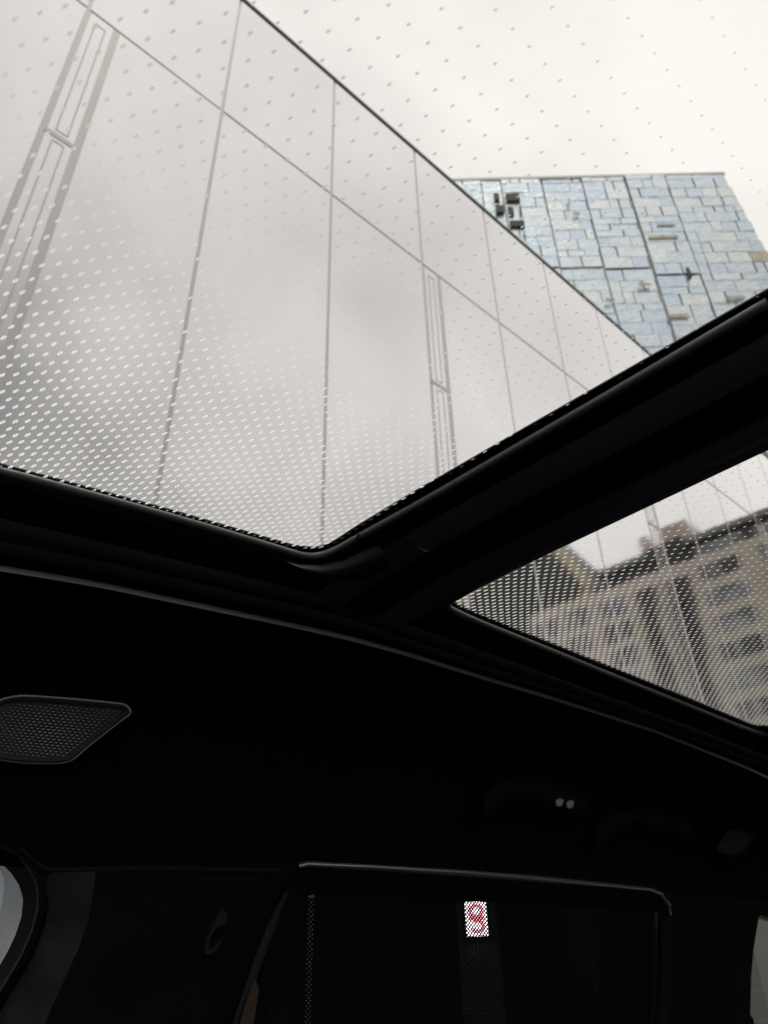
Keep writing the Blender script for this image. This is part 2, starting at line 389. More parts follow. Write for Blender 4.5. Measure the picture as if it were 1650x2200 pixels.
# moulded end cap of the bar, bulging round the window corner
mb=MB()
capo=[(610,1204),(640,1212),(690,1214),(740,1203),(790,1178),(815,1170)]
capi=[(640,1218),(665,1228),(700,1238),(750,1240),(800,1228),(832,1206)]
mid=[tuple((a+c)/2 for a,c in zip(p,q)) for p,q in zip(capo,capi)]
mb.loft([[onR(p,-.045) for p in capo],[onR(p,-.078) for p in mid],[onR(p,-.088) for p in capi],[onR((p[0]+6,p[1]+10),-.070) for p in capi]])
mb.build('bar_end_cap', mat('cap plastic', (.028,.027,.038), .6, spec=.2), CAR, smooth=True)

# ---- headliner: from the trim strip, over the cant rail, down to the windows
def hl_bottom(f):
    if f<1.30: return .355+.03*(f-.8)
    if f<1.50: return .37+(f-1.30)*.50
    return .465+.048*(f-1.5)
HF=[-2.0+.15*i for i in range(62)]
rows=[]
for k in range(13):
    s=k/12.0; row=[]
    for f in HF:
        zt=ztrim(f)-.046; zb=hl_bottom(f)
        ang=s*math.pi/2
        l=1.684+(1.95-1.684)*math.sin(ang)**.8
        z=zb+(zt-zb)*(math.cos(ang)**.75 if s<1 else 0)
        row.append(U(f,l,z))
    rows.append(row)
mb=MB(); mb.loft(rows); mb.build('headliner', fabric, CAR, smooth=True)
# headliner across the rear and front roof beyond the openings
mb=MB()
mb.loft([[U(f,l,zplane(f,l)-.05) for l in (-1.95,-1,0,1,1.7)] for f in (-2.6,-2.0,-1.45)])
mb.loft([[U(f,l,zF(f,l)-.05) for l in (-1.95,-1,0,1,1.7)] for f in (ff+.2,6.2,6.9)])
mb.loft([[U(f,l,zplane(f,-1.4)-.05-.25*max(0,(-l-1.66))) for f in HF] for l in (-1.44,-1.66,-1.95)])
mb.build('headliner', fabric, CAR)

sealm = mat('quarter seal', (.014,.014,.018), .6, spec=.25)
# ---- left wall with three window openings
WL=1.955
q_in=[(-520,1830),(-60,1822),(0,1841),(21,1851),(36,1870),(47,1897),(50,1927),(46,1970),(33,2009),(16,2045),(0,2073),(-120,2290),(-300,2420),(-520,2450)]
q_out=[(-560,1795),(-60,1796),(0,1814),(45,1830),(73,1858),(91,1885),(100,1915),(100,1945),(88,1997),(61,2060),(0,2160),(-110,2340),(-300,2480),(-560,2500)]
w_in=[(646,1868),(660,1862),(1000,1884),(1300,1906),(1405,1915),(1430,1925),(1443,1950),(1443,2100),(1430,2420),(1380,2560),(480,2560),(455,2480),(520,2235),(618,1905),(634,1878)]
fw=[(1634,1955),(1628,1985),(1619,2040),(1614,2100),(1612,2180),(1618,2188),(1625,2215),(1640,2330),(1760,2420),(2150,2420),(2100,2180),(1900,2060),(1700,1975)]
Q=[onL(p,WL) for p in q_out]; W=[onL(p,WL) for p in w_in]; FW=[onL(p,WL) for p in fw]
fmax=max(raw(v)[0] for v in FW)
mb=MB()
mb.holed([U(-2.6,WL,1.2),U(-2.6,WL,-2.3),U(fmax+.6,WL,-2.3),U(fmax+.6,WL,1.2)], [Q[::-1],W[::-1],FW[::-1]], 0, back=(0,.05,0))
mb.build('side_panel', plastic, CAR)
# upholstered pillar between quarter window and door, with its upper seam
def LL(p,l): return onL(p,l)
mb=MB()
pil=[(90,1876),(97,1905),(104,1940),(96,1990),(70,2057),(20,2140),(-40,2245),(-80,2330)]
pir=[(205,1872),(200,1920),(190,1975),(170,2035),(140,2100),(108,2170),(75,2250),(50,2330)]
end=[(618,1880),(600,1930),(580,1990),(560,2050),(535,2120),(512,2190),(480,2280),(450,2340)]
def mixp(A,B,t): return [(p[0]*(1-t)+q[0]*t,p[1]*(1-t)+q[1]*t) for p,q in zip(A,B)]
prof=[(pil,0,1.948),(mixp(pil,pir,.10),0,1.938),(mixp(pil,pir,.5),0,1.890),(pir,0,1.846),(mixp(pir,end,.10),0,1.838),(mixp(pir,end,.22),0,1.840),(mixp(pir,end,.4),0,1.850),(mixp(pir,end,.7),0,1.885),(mixp(pir,end,.92),0,1.915),(end,0,1.95)]
mb.loft([[LL(p,l) for p in P_] for P_,_,l in prof[3:]]); mb.build('pillar_trim', pillar, CAR, smooth=True)
pillar_lit = mat('pillar fabric painted lit', (.042,.041,.048), .95, spec=.1, noise=.35, nscale=30, bump=.8, bscale=1200)  # paler copy of the pillar fabric, light on this edge painted in
mb=MB(); mb.loft([[LL(p,l) for p in P_] for P_,_,l in prof[:4]]); mb.build('pillar_trim', pillar_lit, CAR, smooth=True, label='window edge of the pillar trim, its patch of light painted in paler fabric')
mb=MB()
mb.add([LL(p,1.905) for p in [(548,2100),(556,2125),(545,2200),(530,2260),(500,2260),(515,2200),(530,2150)]],[tuple(range(7))])
mb.build('brown_strip', mat('brown strip',(.07,.04,.025),.9), CAR)  # flat brown strip between window and pillar
mb=MB(); mb.tube(chaikin([LL(p,1.93) for p in [(40,1822),(70,1850),(92,1866),(120,1872),(170,1870),(260,1868),(420,1868),(600,1872)]],2), .0028,0,8)
mb.build('trim_seam', dark, CAR, smooth=True)

# ---- quarter window: seal ring, inner lip, glass
def ring_loft(mb, A, B, la, lb, n_mid=0, m=0):
    a=[onL(p,la) for p in A]; b_=[onL(p,lb) for p in B]; a.append(a[0]); b_.append(b_[0]); mb.loft([a,b_],m)
def between(A,B,t): return [(p[0]*(1-t)+q[0]*t,p[1]*(1-t)+q[1]*t) for p,q in zip(A,B)]
QW=CAR
mb=MB()
ring_loft(mb, q_out, between(q_out,q_in,.33), 1.940,1.915)
ring_loft(mb, between(q_out,q_in,.33), between(q_out,q_in,.42), 1.915,1.935)
mb.build('window_seal', sealm, CAR, smooth=True)
mb=MB()
ring_loft(mb, between(q_out,q_in,.42), q_in, 1.935,1.985)
mb.build('window_seal', dark, CAR, smooth=True)
q_cl=[(-520,1860),(-80,1850),(0,1868),(8,1888),(9,1909),(6,1930),(0,1960),(-40,2060),(-150,2240),(-320,2370),(-520,2400)]
pane_band=tint('grey tinted glass', (.60,.59,.56), .03)
pane_clear=tint('clear side glass', (.93,.92,.90), .03)
privacy=tint('privacy glass', (.05,.05,.054), .01)
fronttint=tint('front side glass', (.34,.36,.36), .03)
mb=MB(); mb.holed([onL(p,1.988) for p in q_in], [[onL(p,1.988) for p in q_cl][::-1]], 0)
mb.build('window_pane', pane_band, CAR, label='tinted outer band of the quarter window')
mb=MB(); mb.add([onL(p,1.988) for p in q_cl],[tuple(range(len(q_cl)))]); mb.build('window_pane', pane_clear, CAR)

# ---- rear door window with lowered mesh blind
mb=MB(); mb.add([onL(p,1.990) for p in w_in],[tuple(range(len(w_in)))]); mb.build('window_pane', privacy, CAR)
def mesh_mat():
    m=bpy.data.materials.new('perforated blind'); m.use_nodes=True; t=m.node_tree; t.nodes.clear(); L=t.links.new
    tcn=N(t,'ShaderNodeTexCoord'); sx=N(t,'ShaderNodeSeparateXYZ'); L(tcn.outputs['Object'], sx.inputs[0])
    def mt(op,a,b=None,c=None):
        n=N(t,'ShaderNodeMath', operation=op)
        for i,x in enumerate((a,b,c)):
            if x is None: continue
            if isinstance(x,(int,float)): n.inputs[i].default_value=x
            else: L(x, n.inputs[i])
        return n.outputs[0]
    p=.0050
    u=mt('DIVIDE', sx.outputs[0], p*1.25); v=mt('DIVIDE', sx.outputs[2], p)
    rs=[]
    for s in (0,.5):
        a=mt('SUBTRACT', mt('FRACT', mt('ADD',u,s)), .5); b=mt('SUBTRACT', mt('FRACT', mt('ADD',v,s)), .5)
        rs.append(mt('ADD', mt('POWER',a,2.0), mt('POWER',b,2.0)))
    r=mt('MINIMUM', rs[0], rs[1]); h=mt('LESS_THAN', r, .034)
    tr=N(t,'ShaderNodeBsdfTransparent'); tr.inputs[0].default_value=(1,1,1,1)
    di=N(t,'ShaderNodeBsdfDiffuse'); di.inputs[0].default_value=(.010,.010,.013,1)
    mx=N(t,'ShaderNodeMixShader'); L(h,mx.inputs[0]); L(di.outputs[0],mx.inputs[1]); L(tr.outputs[0],mx.inputs[2])
    o=N(t,'ShaderNodeOutputMaterial'); L(mx.outputs[0],o.inputs[0]); return m
blindm=mesh_mat()
bl=[(632,1928),(1000,1935),(1405,1945),(1420,2100),(1410,2560),(480,2560),(470,2480),(556,2200)]
mb=MB(); mb.add([onL(p,1.972) for p in bl],[tuple(range(len(bl)))]); mb.build('window_blind', blindm, CAR)
# frame round the opening: black reveal + glossy top strip
mb=MB()
inner=[(660,1925),(675,1922),(1000,1936),(1300,1948),(1395,1953),(1412,1960),(1420,1985),(1420,2110),(1408,2400),(1360,2530),(520,2530),(500,2460),(560,2215),(640,1950),(648,1935)]
ring_loft(mb, w_in, inner, 1.935,1.968)
mb.build('window_frame', plastic, CAR)
mb=MB()
top=[(641,1855),(660,1850),(800,1857),(1000,1869),(1150,1881),(1300,1896),(1400,1907),(1425,1918),(1442,1943),(1444,1965)]
bot=[(645,1866),(664,1864),(800,1871),(1000,1884),(1150,1896),(1300,1909),(1398,1918),(1418,1927),(1434,1948),(1438,1967)]
mb.loft([[onL(p,1.946) for p in top],[onL((a[0]*.5+c[0]*.5,a[1]*.5+c[1]*.5),1.930) for a,c in zip(top,bot)],[onL(p,1.944) for p in bot]])
mb.build('window_strip', gloss, CAR, smooth=True, label='thin glossy strip along the top of the door window')
# belt line strip along the rear edge of the door
mb=MB()
mb.loft([[onL(p,1.935) for p in [(622,1915),(592,1995),(560,2080),(520,2200),(470,2340)]],
         [onL(p,1.925) for p in [(614,1915),(575,1995),(545,2080),(505,2200),(450,2340)]],
         [onL(p,1.945) for p in [(611,1917),(568,1995),(535,2080),(494,2200),(440,2340)]]])
mb.build('door_edge_trim', sealm, CAR, smooth=True)

# ---- front door window
mb=MB(); mb.add([onL(p,1.990) for p in fw],[tuple(range(len(fw)))]); mb.build('window_pane', fronttint, CAR)

# ---- speaker grille on the headliner
def gp(p,d=0): # plate plane tilted like the cant rail
    v=cd(*p); # plane  l + .10*z = 2.000 -d
    t=(1.985-d)/(v.y+.10*v.z); return U(v.x*t,v.y*t,v.z*t)
g_out=[(-60,1560),(-30,1522),(0,1503),(38,1495),(60,1495),(150,1501),(262,1512),(272,1516),(281,1527),(279,1535),(262,1546),(228,1573),(190,1602),(160,1630),(140,1638),(110,1640),(60,1639),(10,1634),(-12,1628),(-40,1610),(-58,1590)]
cx,cy=105,1568
def shrink(p,k): return (cx+(p[0]-cx)*k, cy+(p[1]-cy)*k)
g1=[(p[0]+(3 if p[0]<cx else -3), p[1]+(3 if p[1]<cy else -3)) for p in g_out]
g_rim=chaikin([Vector((p[0],p[1],0)) for p in g_out],1,True); g_rim=[(p.x,p.y) for p in g_rim]
n=len(g_rim)
def inset(P,d):
    out=[]
    for i in range(len(P)):
        a=Vector(P[i-1]);b_=Vector(P[i]);c=Vector(P[(i+1)%len(P)])
        t=(c-a).normalized(); out.append((b_.x - t.y*d, b_.y + t.x*d))
    return out
mb=MB()
rings=[(g_rim,.0),(inset(g_rim,1.5),.022),(inset(g_rim,4),.030),(inset(g_rim,9),.026),(inset(g_rim,12),.018)]
lo=[]
for P,d in rings:
    q=[gp(p,d) for p in P]; q.append(q[0]); lo.append(q)
mb.loft(lo)
# perforated face: hexagonal cells, each with a round hole and a hole wall
face=inset(g_rim,12)
def inside(p,P):
    c=False; j=len(P)-1
    for i in range(len(P)):
        if ((P[i][1]>p[1])!=(P[j][1]>p[1])) and (p[0]<(P[j][0]-P[i][0])*(p[1]-P[i][1])/(P[j][1]-P[i][1])+P[i][0]): c=not c
        j=i
    return c
def edge_d(p,P):
    return min(abs((Vector(P[(i+1)%len(P)])-Vector(P[i])).cross(Vector(p)-Vector(P[i])))/max(1e-6,(Vector(P[(i+1)%len(P)])-Vector(P[i])).length) for i in range(len(P)))
holes=[]; pl_inner=inset(g_rim,15)
a1=(11.5,1.2); b1=(4.0,7.0)
for i in range(-40,60):
    for j in range(-40,60):
        p=(-20+i*a1[0]+j*b1[0]*1.0, 1500+i*a1[1]+j*b1[1])
        if inside(p,pl_inner):
            dd_=math.hypot(p[0]-110,(p[1]-1570)*1.3); rr=4.3-2.2*min(1,dd_/150)
            holes.append((p,rr))
hl_=[]
for p,rr in holes:
    hl_.append([gp((p[0]+rr*math.cos(2*math.pi*k/8), p[1]+rr*.62*math.sin(2*math.pi*k/8)), .018) for k in range(8)])
mb.holed([gp(p,.018) for p in face], [h[::-1] for h in hl_], 0)
for h in hl_:
    bk=[v+Vector((0,.0022,0)) for v in h]; mb.add(h+bk,[(i,(i+1)%8,8+(i+1)%8,8+i) for i in range(8)],0)
for p,rr in holes:
    a_=[R(8+16*k) for k in range(11)]
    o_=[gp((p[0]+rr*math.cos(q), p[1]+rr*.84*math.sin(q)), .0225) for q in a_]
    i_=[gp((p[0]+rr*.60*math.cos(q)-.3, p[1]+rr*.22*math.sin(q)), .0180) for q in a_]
    mb.loft([o_,i_],2)  # pale crescents paint the light caught on each hole's lower edge
mb.add([gp(p,.010) for p in inset(g_rim,8)],[tuple(range(n))],1)
mb.tube([gp(p,.014) for p in g_rim], .0011, 2, 8, closed=True)  # rim highlight put in as a thin pale tube
lip_glint=mat('painted lip glint', (.95,.95,.98), .4, metal=.2)  # near-white colour stands in for glints on hole edges and rim
mb.build('speaker_grille', [grille_m,dark,lip_glint], CAR, label='tapered perforated speaker grille set in the headliner')

# ---- grab handles, reading lamp, hook, anchor
def hp(p,l=1.86): return onL(p,l)
mb=MB()
arc=chaikin([Vector((*p,0)) for p in [(1281,1777),(1300,1757),(1322,1742),(1359,1733),(1422,1744),(1490,1767)]],2)
mb.loft([[hp((p.x,p.y+o),l) for p in arc] for o,l in ((-1,1.875),(3,1.855),(14,1.835),(30,1.84),(44,1.865),(50,1.89))])
mb.build('grab_handle', plastic, CAR, smooth=True)
mb=MB()
arc=chaikin([Vector((*p,0)) for p in [(1040,1702),(1062,1680),(1086,1662),(1130,1664),(1180,1680),(1262,1706)]],2)
mb.loft([[hp((p.x,p.y+o),l) for p in arc] for o,l in ((-1,1.875),(2,1.855),(16,1.83),(50,1.835),(64,1.865),(70,1.89))])
mb.build('lamp_console', plastic, CAR, smooth=True, label='black console holding the reading lamps')
lens_m=mat('lamp lens', (.3,.28,.27), .2, emis=(1,.88,.82), estr=.022)
lens_o=[]
for x,y in ((1202,1726),(1225,1730)):
    mb=MB()
    P=[(x-9,y-4),(x-4,y-10),(x+7,y-10),(x+9,y-6),(x+6,y+5),(x-2,y+8),(x-8,y+4)]
    mb.loft([[hp(p,1.826) for p in P+[P[0]]],[hp((x+(p[0]-x)*.7,y+(p[1]-y)*.7),1.815) for p in P+[P[0]]]])
    mb.add([hp((x+(p[0]-x)*.7,y+(p[1]-y)*.7),1.815) for p in P],[tuple(range(len(P)))])
    mb.build('reading_lamp', lens_m, CAR, smooth=True)
mb=MB()
ho=[(479,1951),(486,1962),(489,1979),(480,1986),(468,1992),(458,2002),(452,2014),(449,2026),(450,2036),(455,2039),(462,2035),(468,2026),(477,2018),(472,2030),(464,2041),(455,2049),(446,2052),(440,2046),(441,2030),(446,2012),(455,1993),(466,1972)]
H=[onL(p,1.865) for p in ho]; mb.holed(H,[],0,back=(0,.010,0))
mb.build('coat_hook', sealm, CAR)
mb=MB()
anc=[(1530,1830),(1545,1800),(1560,1782),(1580,1776),(1610,1786),(1622,1800),(1600,1830),(1570,1845)]
A_=[hp(p,1.885) for p in anc]; B_=[hp((1575+(p[0]-1575)*.8,1812+(p[1]-1812)*.8),1.845) for p in anc]
mb.loft([A_+[A_[0]],B_+[B_[0]]]); mb.add(B_,[tuple(range(len(B_)))])
mb.build('belt_guide', sealm, CAR, smooth=False)
speck_m=mat('pale speck', (.35,.34,.33), .3, metal=.5)
for p,l in (((785,1419),1.74),((1017,1494),1.77),((80,1253),1.70),((1428,1797),1.88)):
    mb=MB(); c=onL(p,l)
    mb.add([c+Vector((.0012*math.cos(k*math.pi/3),-.001,.0012*math.sin(k*math.pi/3))) for k in range(6)]+[c+Vector((0,-.0025,0))],[(k,(k+1)%6,6) for k in range(6)])
    mb.build('dust_speck', speck_m, CAR)  # specks of dust, built as tiny pale raised discs

# ---- rest of the cabin (behind and beside the camera)
mb=MB()
rw_h=[U(-1.6,-WL,.60),U(4.8,-WL,.70),U(4.8,-WL,-.45),U(-1.6,-WL,-.45)]
mb.holed([U(-2.6,-WL,1.2),U(fmax+.6,-WL,1.2),U(fmax+.6,-WL,-2.3),U(-2.6,-WL,-2.3)],[rw_h[::-1]],0,back=(0,-.05,0))
mb.build('side_panel', plastic, CAR)
side_t=tint('right side glass', (.85,.85,.85), .03)
mb=MB(); mb.add([v+Vector((0,-.02,0)) for v in rw_h],[(0,1,2,3)]); mb.build('window_pane', side_t, CAR)
mb=MB(); mb.box(raw(U(0,0,0)) and (-2.6*S,-1.955*S,.30),((fmax+.6)*S,1.955*S,.36)); mb.build('floor_panel', leather, CAR)
tw_=[U(-2.62,-1.5,.62),U(-2.62,1.5,.62),U(-2.62,1.6,-.55),U(-2.62,-1.6,-.55)]
mb=MB(); mb.holed([U(-2.62,-2,1.1),U(-2.62,2,1.1),U(-2.62,2,-2.3),U(-2.62,-2,-2.3)],[tw_[::-1]],0,back=(-.04,0,0)); mb.build('tailgate', plastic, CAR)
mb=MB(); mb.add([v+Vector((-.02,0,0)) for v in tw_],[(0,1,2,3)]); mb.build('window_pane', tint('rear glass',(.9,.9,.89),.03), CAR)
fm_=fmax+.6
mb=MB(); mb.add([U(7.2,-2,1.2),U(7.2,2,1.2),U(fm_,2,-.5),U(fm_,-2,-.5),U(fm_,-2,-2.3),U(fm_,2,-2.3)],[(0,1,2,3)]); mb.build('windscreen', tint('windscreen glass',(.6,.62,.6),.03), CAR)
mb=MB(); mb.add([U(fm_,-2,-.5),U(fm_,2,-.5),U(fm_,2,-2.3),U(fm_,-2,-2.3)],[(0,1,2,3)]); mb.build('bulkhead', plastic, CAR)
def seat(f,l,zt):
    mb=MB()
    def rb(a,b_):
        (x0,y0,z0),(x1,y1,z1)=a,b_
        e=.10
        sec=[(x0+e,z0),(x1-e,z0),(x1,z0+e),(x1,z1-e),(x1-e,z1),(x0+e,z1),(x0,z1-e),(x0,z0+e)]
        rows=[]
        for y,k in ((y0,.8),(y0+e,1),(y1-e,1),(y1,.8)):
            cxx=(x0+x1)/2; czz=(z0+z1)/2
            rows.append([U(cxx+(p[0]-cxx)*k,y,czz+(p[1]-czz)*k) for p in sec+[sec[0]]])
        mb.loft(rows); mb.add(rows[0][:-1],[tuple(range(8))]); mb.add(rows[-1][:-1],[tuple(range(8))[::-1]])
    rb((f,l-.6,-1.35),(f+1.3,l+.6,-.95)); mb.build('seat_cushion', leather, CAR, smooth=True)
    mb=MB(); rb((f-.1,l-.58,-1.1),(f+.22,l+.58,zt-.45)); mb.build('seat_back', leather, CAR, smooth=True)
    mb=MB(); rb((f-.05,l-.3,zt-.40),(f+.17,l+.3,zt)); mb.build('headrest', leather, CAR, smooth=True)
seat(1.75,-.95,-.05); seat(1.75,.95,-.12); seat(4.1,-.95,.0); seat(4.1,.95,-.02)

# ------------------------------------------------------------------ mirror-clad building
FAZ=R(-43.27); FD=7.0
fn=Vector((math.sin(FAZ),math.cos(FAZ),0)); ft=Vector((math.cos(FAZ),-math.sin(FAZ),0))
def FP(t,z,o=0): # t along, z above eye in building units (FD); o metres behind the face
    return fn*(FD+o)+ft*(t*FD)+Vector((0,0,CZ+z*FD))
GB=empty('glass_clad_building', fn*(FD+2), 0, label='long low block faced in pale mirror panels beside the car', category='building')
GBo=GB.location.copy()
def loc(v): return Vector(v)-GBo
T0,T1=-3.0,10.2; ZH,ZT=1.862,2.440
mb=MB()
def FB(t0,t1,z0,z1,o0,o1,m=0,MBo=None):
    c=[(t0,z0),(t1,z0),(t1,z1),(t0,z1)]
    vs=[loc(FP(t,z,o0)) for t,z in c]+[loc(FP(t,z,o1)) for t,z in c]
    (MBo or mb).add(vs,[(0,1,2,3),(7,6,5,4),(0,4,5,1),(1,5,6,2),(2,6,7,3),(3,7,4,0)],m)
zg=-CZ/FD
FB(T0,T1,zg,ZT-.006,.0095,5.0); mb.build('wall', gap_m, GB)
mb=MB(); FB(T0,T1,ZT-.005,ZT+.004,-.03,5.05); mb.build('coping', coping_m, GB)
P0=.1075; PW=.3362; G=.0042
k0=int((T0-P0)/PW); k1=int((T1-P0)/PW)
def panel(t0,t1,z0,z1):
    mb=MB(); rnd=random.uniform
    e=[rnd(-.0016,.0016) for _ in range(4)]
    c=[(t0,z0),(t1,z0),(t1,z1),(t0,z1)]
    vs=[loc(FP(t,z,0+q)) for (t,z),q in zip(c,e)]+[loc(FP(t,z,.022)) for t,z in c]
    mb.add(vs,[(0,1,2,3),(7,6,5,4),(0,4,5,1),(1,5,6,2),(2,6,7,3),(3,7,4,0)])
    mb.build('glass_panel', facade_glass, GB)
teal=mat('dark teal glazing', (.028,.045,.048), .12, spec=.35, noise=.3, nscale=.4)
ZL=.27
def low(t0,t1,k):
    if k<1: panel(t0,t1,zg+.02,ZH-G); return
    panel(t0,t1,ZL+G,ZH-G)
    mb=MB(); FB(t0,t1,zg+.02,ZL-G,.0,.022,0,mb)
    mb.build('lower_glazing', [teal,seam_m], GB)
for k in range(k0,k1):
    a=P0+k*PW; b_=a+PW
    panel(a+G,b_-G,ZH+G,ZT-.008)
    if k%3==0:
        sw=.0675
        mb=MB()
        # slender strip: shadow gaps either side, raised frames round two tall lights
        FB(a+.0085,a+sw-.0085,zg,ZH-.004,.006,.020,0)
        for z0,z1 in ((1.425,ZH-.03),(.55,1.395),(zg,.52)):
            i0,i1=a+.021,a+sw-.021; w=.0035
            FB(i0,i0+w,z0,z1,.001,.0058,1); FB(i1-w,i1,z0,z1,.001,.0058,1)
            FB(i0+w,i1-w,z1-w,z1,.001,.0058,1); FB(i0+w,i1-w,z0,z0+w,.001,.0058,1)
        for zc in (1.410,.535): FB(a+.006,a+sw-.006,zc-.006,zc+.006,-.001,.0056,1)
        mb.build('vent_strip', [facade_glass,seam_m], GB)
        low(a+sw+G*1.6,b_-G,k)
    else:
        low(a+G,b_-G,k)

# ------------------------------------------------------------------ shingled tower behind
TZ=90.0; TY=.661*TZ
def tx(p):  # pixel to tower face (x, z above eye)
    v=ray(*p); k=TY/v.y; return v.x*k, v.z*k
ztop=tx((1270,380))[1]
xr_top,xr_low=tx((1555,372)),tx((1650,540))
sl_=(xr_low[0]-xr_top[0])/(xr_top[1]-xr_low[1])
TW=empty('shingled_tower', (20,TY+12,0), 0, label='tall tapering tower clad in pale blue white shingles with a few dark openings', category='tower')
TWo=TW.location.copy()
def xr(z): return xr_top[0]+sl_*(xr_top[1]-z)
def T(x,z,o=0): return Vector((x,TY+o,CZ+z))-TWo
xl=tx((985,388))[0]-14
mb=MB()
zb=-CZ
vs=[T(xl,zb,.35),T(xr(zb)-.05,zb,.35),T(xr(ztop)-.05,ztop-.1,.35),T(xl+4,ztop-.1,.35)]
vs+= [v+Vector((0,22,0)) for v in vs]
mb.add(vs,[(0,1,2,3),(7,6,5,4),(0,4,5,1),(1,5,6,2),(2,6,7,3),(3,7,4,0)])
mb.build('tower_shaft', t_core, TW)
mb=MB(); mb.box((xl+3.6,TY-.02,CZ+ztop-.1),(xr(ztop)+.1,TY+22.3,CZ+ztop+.35),0,T=lambda v: v-TWo); mb.build('parapet', white_m, TW)
folds=[[(1035,391),(1039,440)],[(1077,389),(1082,440)],[(1165,387),(1202,577)],[(1249,383),(1303,577),(1332,707)],[(1338,379),(1403,590),(1437,678)],[(1424,377),(1468,481),(1499,577),(1533,669)]]
fx_=[]
for fd in folds:
    xs=[tx(p)[0] for p in fd]; fx_.append(sum(xs)/len(xs))
edges=[xl]+fx_+[None]
voids_px=[((1060,420),(1073,434)),((1085,421),(1117,435)),((1064,446),(1083,460)),((1090,449),(1104,465)),((1115,448),(1121,465)),((1094,479),(1127,490)),((1125,502),(1129,515)),((1472,580),(1485,598))]
voids=[]
for a,c in voids_px:
    x0,z1=tx(a); x1,z0=tx(c); voids.append((x0,x1,z0,z1))
brk={}
RH=1.85
breaks=[(2,tx((1250,577))[1],3),(4,tx((1450,578))[1],5),(5,tx((1560,590))[1],6),(3,tx((1380,590))[1],4)]
dpt=[.0,.05,-.02,.10,.0,-.16,-.02]
for bi in range(len(edges)-1):
    mb=MB(); z=ztop-.05; row=0; rg=random.Random(40+bi)
    below=False
    while z>ztop-78:
        h=RH*rg.choice([1,1,1,.62])
        if row==0: h=.9
        for (q,zb_,_) in breaks:
            if q==bi and not below and z-h<zb_: below=True; z-=.22
        x0=edges[bi]+(.20 if bi==5 else .12 if bi in(3,6) else .05)
        x1=(edges[bi+1] if edges[bi+1] is not None else xr(z-h/2))-.04
        x=x0
        while x<x1-.3:
            w=rg.choice([1.2,1.9,2.6,3.3]); xe=min(x1,x+w)
            if x1-xe<.9: xe=x1
            if False:
                # leave the opening free: split the plate round it
                segs=[(x,xe)]
                for v in voids:
                    if z-h<v[3] and z>v[2]:
                        ns=[]
                        for s0,s1 in segs:
                            if v[0]>s0 and v[0]<s1: ns.append((s0,v[0]))
                            if v[1]>s0 and v[1]<s1: ns.append((v[1],s1))
                            if v[1]<=s0 or v[0]>=s1: ns.append((s0,s1))
                        segs=ns
            else: segs=[(x,xe)]
            for s0,s1 in segs:
                if s1-s0<.15: continue
                g=rg.choice([.03,.06,.12,.18]); gz=rg.choice([.003,.005,.012])
                o=dpt[bi]+rg.uniform(-.015,.015)+(.12 if below else 0); ti=rg.uniform(.003,.010); tj=rg.uniform(-.02,.02)
                a=[T(s0,z-h+gz,o-ti),T(s1-g,z-h+gz,o-ti+tj),T(s1-g,z,o+.02+tj),T(s0,z,o+.02)]
                bk=[p+Vector((0,.30-o if False else .12,0)) for p in a]
                mi=rg.choices([0,1,2,3,4],[5,4,4,2,.02])[0]
                mb.add(a+bk,[(0,1,2,3),(0,4,5,1),(1,5,6,2),(2,6,7,3),(3,7,4,0)],mi)
            x=xe
        z-=h; row+=1
    mb.build('cladding_bay', CLAD+[tan_m], TW)
for v in voids:
    mb=MB(); x0,x1,z0,z1=v
    mb.box((x0,TY-.34,CZ+z0),(x1,TY+.05,CZ+z1),0,T=lambda q:q-TWo); mb.build('opening', t_open, TW)
for a,c in (((1392,510),(1456,515)),((1434,679),(1480,685)),((1300,645),(1320,650)),((1230,460),(1245,465)),((1370,612),(1398,617)),((1560,640),(1600,646)),((1410,485),(1450,488)),((1218,430),(1226,445))):
    mb=MB(); x0,z1=tx(a); x1,z0=tx(c); mb.box((x0,TY-.30,CZ+z0),(x1,TY-.22,CZ+z1),0,T=lambda q:q-TWo); mb.build('weathered_strip', tan_m, TW)

# ------------------------------------------------------------------ buildings across the street (seen mirrored in the panels)
VZ=45.0
Av=ray(1283,1233); Av=Av/Av.z; Bv=ray(1600,1117); Bv=Bv/Bv.z
vd=Vector((Bv.x-Av.x,Bv.y-Av.y,0)).normalized(); vn=Vector((-vd.y,vd.x,0))
if vn.dot(Vector((Av.x,Av.y,0)))<0: vn=-vn
VD=vn.dot(Vector((Av.x,Av.y,0)))*VZ
def mir(p): # mirror across the building face (direction part and position)
    return p-fn*(2*(fn.dot(p)-FD))
def VS(px,py): # pixel to (s,z) on the virtual facade plane
    v=ray(px,py); k=VD/(vn.x*v.x+vn.y*v.y); q=v*k
    return q.x*vd.x+q.y*vd.y, q.z
def VP(s,z,o=0): # real, mirrored position; o metres behind the facade
    p=vn*(VD+o)+vd*s; p=Vector((p.x,p.y,0)); p=mir(p); return Vector((p.x,p.y,CZ+z))
AB=empty('apartment_block', VP(VS(1460,1300)[0],0,8)*1, 0, label='beige apartment block with stacked bands of windows across the street', category='building')
AB.location.z=0; ABo=AB.location.copy()
def VB(mb,s0,s1,z0,z1,o0,o1,m=0,org=None):
    c=[(s0,z0),(s1,z0),(s1,z1),(s0,z1)]; O=org or ABo
    vs=[VP(s,z,o0)-O for s,z in c]+[VP(s,z,o1)-O for s,z in c]
    mb.add(vs,[(0,1,2,3),(7,6,5,4),(0,4,5,1),(1,5,6,2),(2,6,7,3),(3,7,4,0)],m)
sL=VS(1283,1240)[0]; sR=VS(1600,1117)[0]; zr_=VZ
